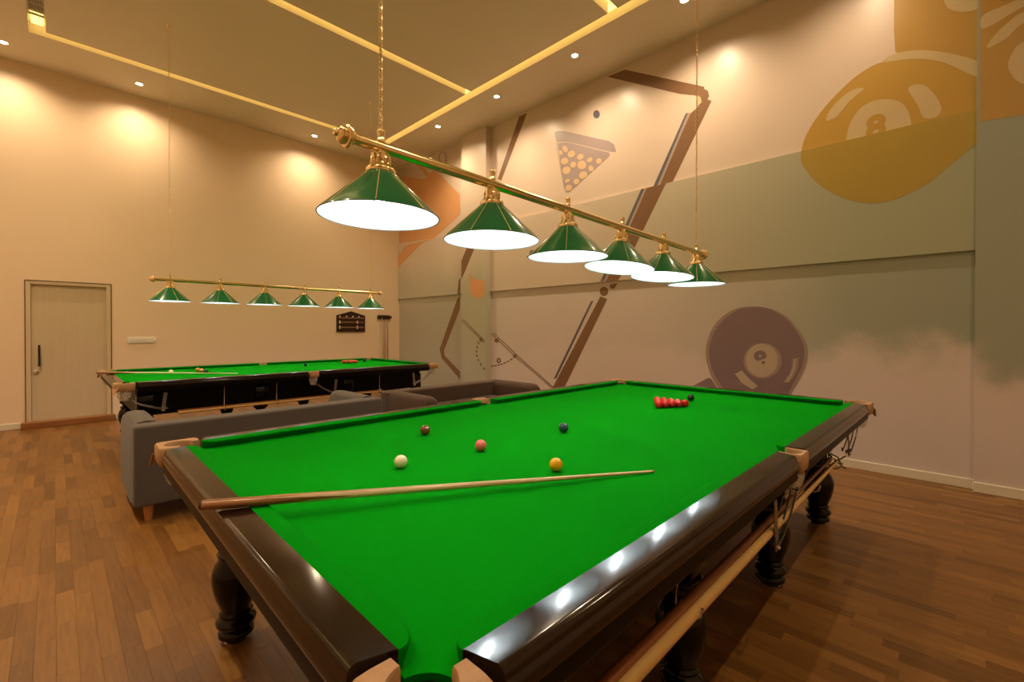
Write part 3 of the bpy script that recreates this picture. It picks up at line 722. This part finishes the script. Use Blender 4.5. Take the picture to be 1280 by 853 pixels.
def pline(name, pts, w, X, m, parent, layer=1):
    L_, R_ = [], []
    for i, (x, y) in enumerate(pts):
        a = pts[max(i-1, 0)]; c = pts[min(i+1, len(pts)-1)]; dx, dy = c[0]-a[0], c[1]-a[1]; l = math.hypot(dx, dy); nx_, ny_ = -dy/l*w/2, dx/l*w/2
        L_.append((x+nx_, y+ny_)); R_.append((x-nx_, y-ny_))
    return mural(name, L_+R_[::-1], X, m, parent, layer)
def text_mesh(name, s, size, loc, rx, m, parent):
    cu = bpy.data.curves.new(name, 'FONT'); cu.body = s; cu.size = size; cu.align_x = 'CENTER'; cu.align_y = 'CENTER'; cu.extrude = .0003; cu.offset = .012
    o = bpy.data.objects.new(name+'_src', cu); COL.objects.link(o)
    bpy.context.view_layer.update()
    me = bpy.data.meshes.new_from_object(o.evaluated_get(bpy.context.evaluated_depsgraph_get())); bpy.data.objects.remove(o); bpy.data.curves.remove(cu)
    me.materials.clear(); me.materials.append(m)
    Mx = Matrix.Translation(loc) @ Matrix(((0, 0, -1), (-1, 0, 0), (0, 1, 0))).to_4x4() @ Matrix.Rotation(rx, 4, 'Z')
    me.transform(Mx); return obj(name, me, parent)
XL = XR-.004; XU = XR
LIM[round(XBAND, 4)] = ((2, BZ0, True), (2, BZ1, False), (1, JY, True)); LIM[round(XU, 4)] = ((2, BZ1-.06, True), (2, CZ, False), (1, JY, True)); LIM[round(XL, 4)] = ((2, BZ0, False), (2, .09, True), (1, JY, True))
LIM[round(XPIL, 4)] = ((1, PY0, True), (1, PY1, False)); LIM[round(XPIER, 4)] = ((1, JY, False), (2, CZ, False))
# brown cue-like frame: top arm and long leaning bar
mural('painted_bar', [(759, 96), (781, 87), (880.5, 108.5), (880, 111), (885, 113.5), (886.5, 120), (884.5, 124.5), (889.6, 126), (838.6, 232), (822, 236), (863, 142), (871, 135), (876, 128), (871, 120), (868, 119.3), (850, 117.5)], XU, P_brown, wall_right)
mural('painted_notch', [(872, 119), (876, 122), (877, 128), (871, 133)], XU, P_cream, wall_right, 2)
mural('painted_stripe', [(857, 142), (860, 141), (820, 236), (815, 237)], XU, P_blue, wall_right, 2); mural('painted_stripe', [(860, 141), (863, 141), (823.5, 235), (820, 236)], XU, P_lilac2, wall_right, 2)
mural('painted_bar', [(810, 229), (834.5, 225), (775, 347), (771, 352), (756, 353.5)], XBAND, P_brown, wall_right)
mural('painted_stripe', [(804.4, 230), (808.4, 229), (755, 351), (750.5, 352)], XBAND, P_blue, wall_right, 2); mural('painted_stripe', [(808.4, 229), (811.4, 228.5), (758, 351), (755, 351)], XBAND, P_lilac2, wall_right, 2)
pdisc('painted_knob', 755, 364.5, 5.4, XL, P_brown, wall_right, 1, 5.8); mural('painted_chip', [(762, 356), (772, 354), (768, 361), (763, 361)], XL, P_brown, wall_right)
mural('painted_bar', [(750.5, 370.5), (759, 374), (690, 517), (674, 517)], XL, P_brown, wall_right)
mural('painted_stripe', [(738.5, 377), (741.5, 376), (695.5, 473), (692, 474)], XL, P_blue, wall_right, 2)
# second, narrower frame on the left
mural('painted_bar', [(649, 145.6), (658.8, 141.5), (626.5, 226), (622, 224)], XU, P_brown, wall_right)
mural('painted_bar', [(587.5, 300), (597.5, 300), (578, 347), (576, 350), (576, 328)], XPIL, P_brown, wall_right)
mural('painted_bar', [(573.5, 350), (575.6, 348), (575.4, 369), (571.3, 370)], XBAND, P_brown, wall_right)
mural('painted_bar', [(571.2, 375), (575, 369), (575, 386), (555, 438.4), (556, 445), (557, 446), (575, 464.7), (575, 474.5), (552, 448), (549.8, 438), (549.4, 436.6)], XL, P_brown, wall_right)
# triangle of balls
Z6 = lambda pts: [(660+x/7.107, 130+y/7.107) for x, y in pts]
mural('painted_triangle', Z6([(235, 262), (250, 242), (320, 240), (720, 330), (765, 360), (785, 430), (725, 425), (350, 335), (255, 342)]), XU, P_lilac, wall_right)
mural('painted_triangle', Z6([(262, 350), (350, 340), (725, 434), (722, 465), (370, 785), (335, 785), (316, 730)]), XU, P_lilac, wall_right)
pline('painted_edge', Z6([(250, 345), (318, 740), (340, 790)]), .9, XU, P_pale, wall_right, 2)
for cx, cy, rx, ry in ((385, 445, 35, 28), (465, 470, 30, 25), (548, 497, 28, 20), (630, 508, 25, 25), (560, 573, 22, 27), (478, 542, 40, 40), (325, 508, 33, 30), (342, 590, 38, 32), (402, 540, 28, 26), (490, 632, 38, 32), (350, 682, 24, 15), (430, 690, 25, 26), (362, 745, 30, 26), (330, 400, 22, 32), (292, 432, 16, 22)):
    pdisc('painted_blob', 660+cx/7.107, 130+cy/7.107, rx/7.107, XU, P_cream, wall_right, 3, ry/7.107, tilt=-.5)
pdisc('painted_dot', 745.6, 143, 4.2, XU, P_blue, wall_right, 2, 5.2); pdisc('painted_dot', 665.2, 317.5, 3.8, XBAND, P_purple, wall_right, 2, 5)
pdisc('painted_dot', 659, 321, 1, XBAND, P_purple, wall_right, 2)
# plum eight ball
Z7 = lambda pts: [(860+x/6.559, 370+y/6.559) for x, y in pts]
OUT8 = [(145, 470), (155, 380), (195, 275), (260, 190), (340, 130), (420, 97), (520, 86), (620, 92), (720, 120), (820, 180), (900, 270), (955, 350), (982, 430), (982, 510), (960, 600), (915, 690), (850, 800), (810, 870), (330, 870), (260, 770), (200, 680), (160, 570)]
mural('painted_eight_ball', Z7(smooth(OUT8)), XL, P_ring, wall_right, 1)
mural('painted_eight_ball', Z7(smooth([(172, 470), (182, 390), (220, 290), (285, 205), (365, 140), (440, 104), (530, 92), (620, 97), (715, 128), (805, 188), (880, 275), (930, 360), (952, 440), (948, 520), (925, 600), (880, 690), (820, 800), (780, 870), (350, 870), (290, 760), (230, 670), (188, 570)])), XL, P_purple, wall_right, 2)
pdisc('painted_ring', 860+612/6.559, 370+533/6.559, 158/6.559, XL, P_ring, wall_right, 3, 146/6.559); pdisc('painted_spot', 860+605/6.559, 370+530/6.559, 132/6.559, XL, P_pale, wall_right, 4, 138/6.559)
c8 = on(860+608/6.559, 370+528/6.559, 0, XL-.0062); text_mesh('painted_number', '8', .26, c8, .45, P_purple, wall_right)
mural('painted_highlight', Z7([(385, 640), (440, 612), (500, 680), (575, 740), (530, 768), (440, 715)]), XL, P_pale, wall_right, 3)
mural('painted_highlight', Z7([(855, 520), (910, 503), (905, 590), (870, 660), (830, 712), (780, 708), (830, 640), (850, 580)]), XL, P_ring, wall_right, 3); mural('painted_highlight', Z7([(868, 520), (885, 515), (880, 590), (850, 660), (825, 708), (800, 708), (845, 630), (865, 570)]), XL, P_pale, wall_right, 4)
mural('painted_wedge', Z7([(25, 748), (165, 672), (190, 680), (250, 770), (250, 860), (-60, 860)]), XL, P_purple, wall_right, 1)
# golden ball across band and upper wall
Z8 = lambda pts: [(980+x/3.16, y/3.16) for x, y in pts]
GB = Z8(smooth([(66, 622), (85, 540), (140, 450), (215, 365), (300, 290), (390, 245), (520, 232), (640, 250), (768, 305), (840, 400), (830, 500), (768, 560), (660, 650), (560, 730), (430, 790), (330, 802), (230, 780), (140, 730), (85, 670)]))
mural('painted_gold_ball', GB, XU, P_gold, wall_right, 1)
mural('painted_gold_ball', GB, XBAND, P_gold2, wall_right, 1)
mural('painted_amber_ball', Z8([(438, -260), (434, 120), (440, 205), (455, 212), (540, 200), (660, 212), (768, 245), (768, -260)]), XU, P_amber, wall_right, 1)
mural('painted_highlight', Z8(smooth([(390, 245), (440, 212), (540, 198), (660, 212), (768, 246), (768, 305), (640, 250), (520, 232)], 4)), XU, P_goldw, wall_right, 2)
mural('painted_highlight', Z8(smooth([(635, -40), (640, 20), (670, 42), (720, 46), (768, 28), (768, -40)], 4)), XU, P_goldw, wall_right, 2)
mural('painted_spot', Z8(smooth([(245, 560), (260, 490), (300, 430), (350, 400), (410, 392), (470, 410), (500, 470), (490, 560), (370, 610), (245, 600)], 4)), XU, P_goldw, wall_right, 2)
c8 = on(980+362/3.16, 505/3.16, 0, XU-.0042); text_mesh('painted_number', '8', .30, c8, 0, P_gold, wall_right)
mural('painted_highlight', Z8(smooth([(165, 475), (185, 430), (240, 375), (285, 350), (315, 352), (260, 400), (210, 460), (185, 472)], 4)), XU, P_goldw, wall_right, 2)
mural('painted_highlight', Z8(smooth([(490, 350), (520, 333), (560, 340), (600, 380), (622, 430), (600, 462), (550, 465), (530, 420), (505, 380)], 4)), XU, P_goldw, wall_right, 2)
mural('painted_amber_ball', Z8([(776, -260), (1200, -260), (1200, 400), (948, 452), (776, 480)]), XPIER, P_amber, wall_right, 1)
for pts in ([(785, 62), (850, 30), (948, -10), (1100, -60), (1100, -20), (948, 26), (830, 95), (780, 112)], [(800, 190), (850, 120), (948, 45), (1100, -10), (1100, 30), (948, 90), (880, 150)], [(885, 250), (910, 195), (948, 165), (1000, 170), (1020, 260), (980, 330), (930, 325), (895, 290)]):
    mural('painted_highlight', Z8(smooth(pts, 4)), XPIER, P_goldw, wall_right, 2)
# orange shape in the corner recess and on the pillar
Z9 = lambda pts: [(480+x/4.064, 170+y/4.064) for x, y in pts]
mural('painted_orange_shape', Z9([(92, 205), (200, 220), (222, 215), (170, 150), (195, 150), (235, 195), (250, 170), (300, 212), (386, 300), (388, 398), (255, 520), (72, 548), (88, 300)]), XU, P_orange, wall_right, 1)
mural('painted_orange_shape', Z9([(105, 545), (250, 522), (190, 548), (70, 672), (72, 612), (105, 562)]), XBAND, P_orange, wall_right, 1)
pline('painted_edge', Z9([(190, 515), (378, 322)]), 2.2, XU, P_orangel, wall_right, 2); pline('painted_edge', Z9([(75, 618), (200, 522)]), 2.2, XBAND, P_orangel, wall_right, 2)
for cx, cy, rx, ry in ((155, 292, 26, 28), (215, 360, 22, 26), (312, 318, 13, 22), (265, 218, 24, 20)): pdisc('painted_blob', 480+cx/4.064, 170+cy/4.064, rx/4.064, XU, P_orangel, wall_right, 3, ry/4.064)
pline('painted_edge', [(551, 205), (548.5, 196), (551, 190), (555, 190), (558, 196), (557, 206)], .8, XU, P_line, wall_right, 2)
pline('painted_edge', Z9([(255, 190), (386, 305)]), 1.2, XU, P_orangel, wall_right, 2)
mural('painted_orange_shape', [(586.3, 341), (590.6, 348), (597, 350.3), (605.6, 350), (605.6, 367), (602, 373), (594.4, 373), (588, 367)], XPIL, P_orange, wall_right, 1)
# thin painted rods with a hanging chain
for dx in (0, 2.6): pline('painted_rod', [(576.3+dx, 400-dx*.2), (605.5, 428.5-dx)], .8, XPIL, P_line, wall_right, 1)
for dx in (0, 2.8): pline('painted_rod', [(614+dx, 417-dx*.3), (642+dx, 444-dx*.3), (690+dx*.5, 485-dx*.3)], .9, XL, P_line, wall_right, 1)
pdisc('painted_bead', 601.3, 424.8, 2.4, XPIL, P_brown, wall_right, 2); pdisc('painted_bead', 621, 425.7, 2.8, XL, P_brown, wall_right, 2); pdisc('painted_bead', 643.5, 445.4, 2.3, XL, P_brown, wall_right, 2)
for k in range(7):
    f = k/6; x_ = 598+(-3.6*math.sin(f*PI)+7*f*f); y_ = 429+f*32
    pdisc('painted_link', x_, y_, .9, XPIL, P_line, wall_right, 1, 2.0, n=10, tilt=-.2)
for k in range(8):
    f = k/7; x_ = 615+f*28; y_ = 458+4*math.sin(f*2.4)-f*14
    pdisc('painted_link', x_, y_, 1.9, XL, P_line, wall_right, 1, .8, n=10, tilt=-.5*f)
pdisc('painted_ring', 623.4, 451, 2.8, XL, P_line, wall_right, 1, 3.4); pdisc('painted_spot', 623.4, 451, 1.5, XL, P_pale, wall_right, 2, 2.0)
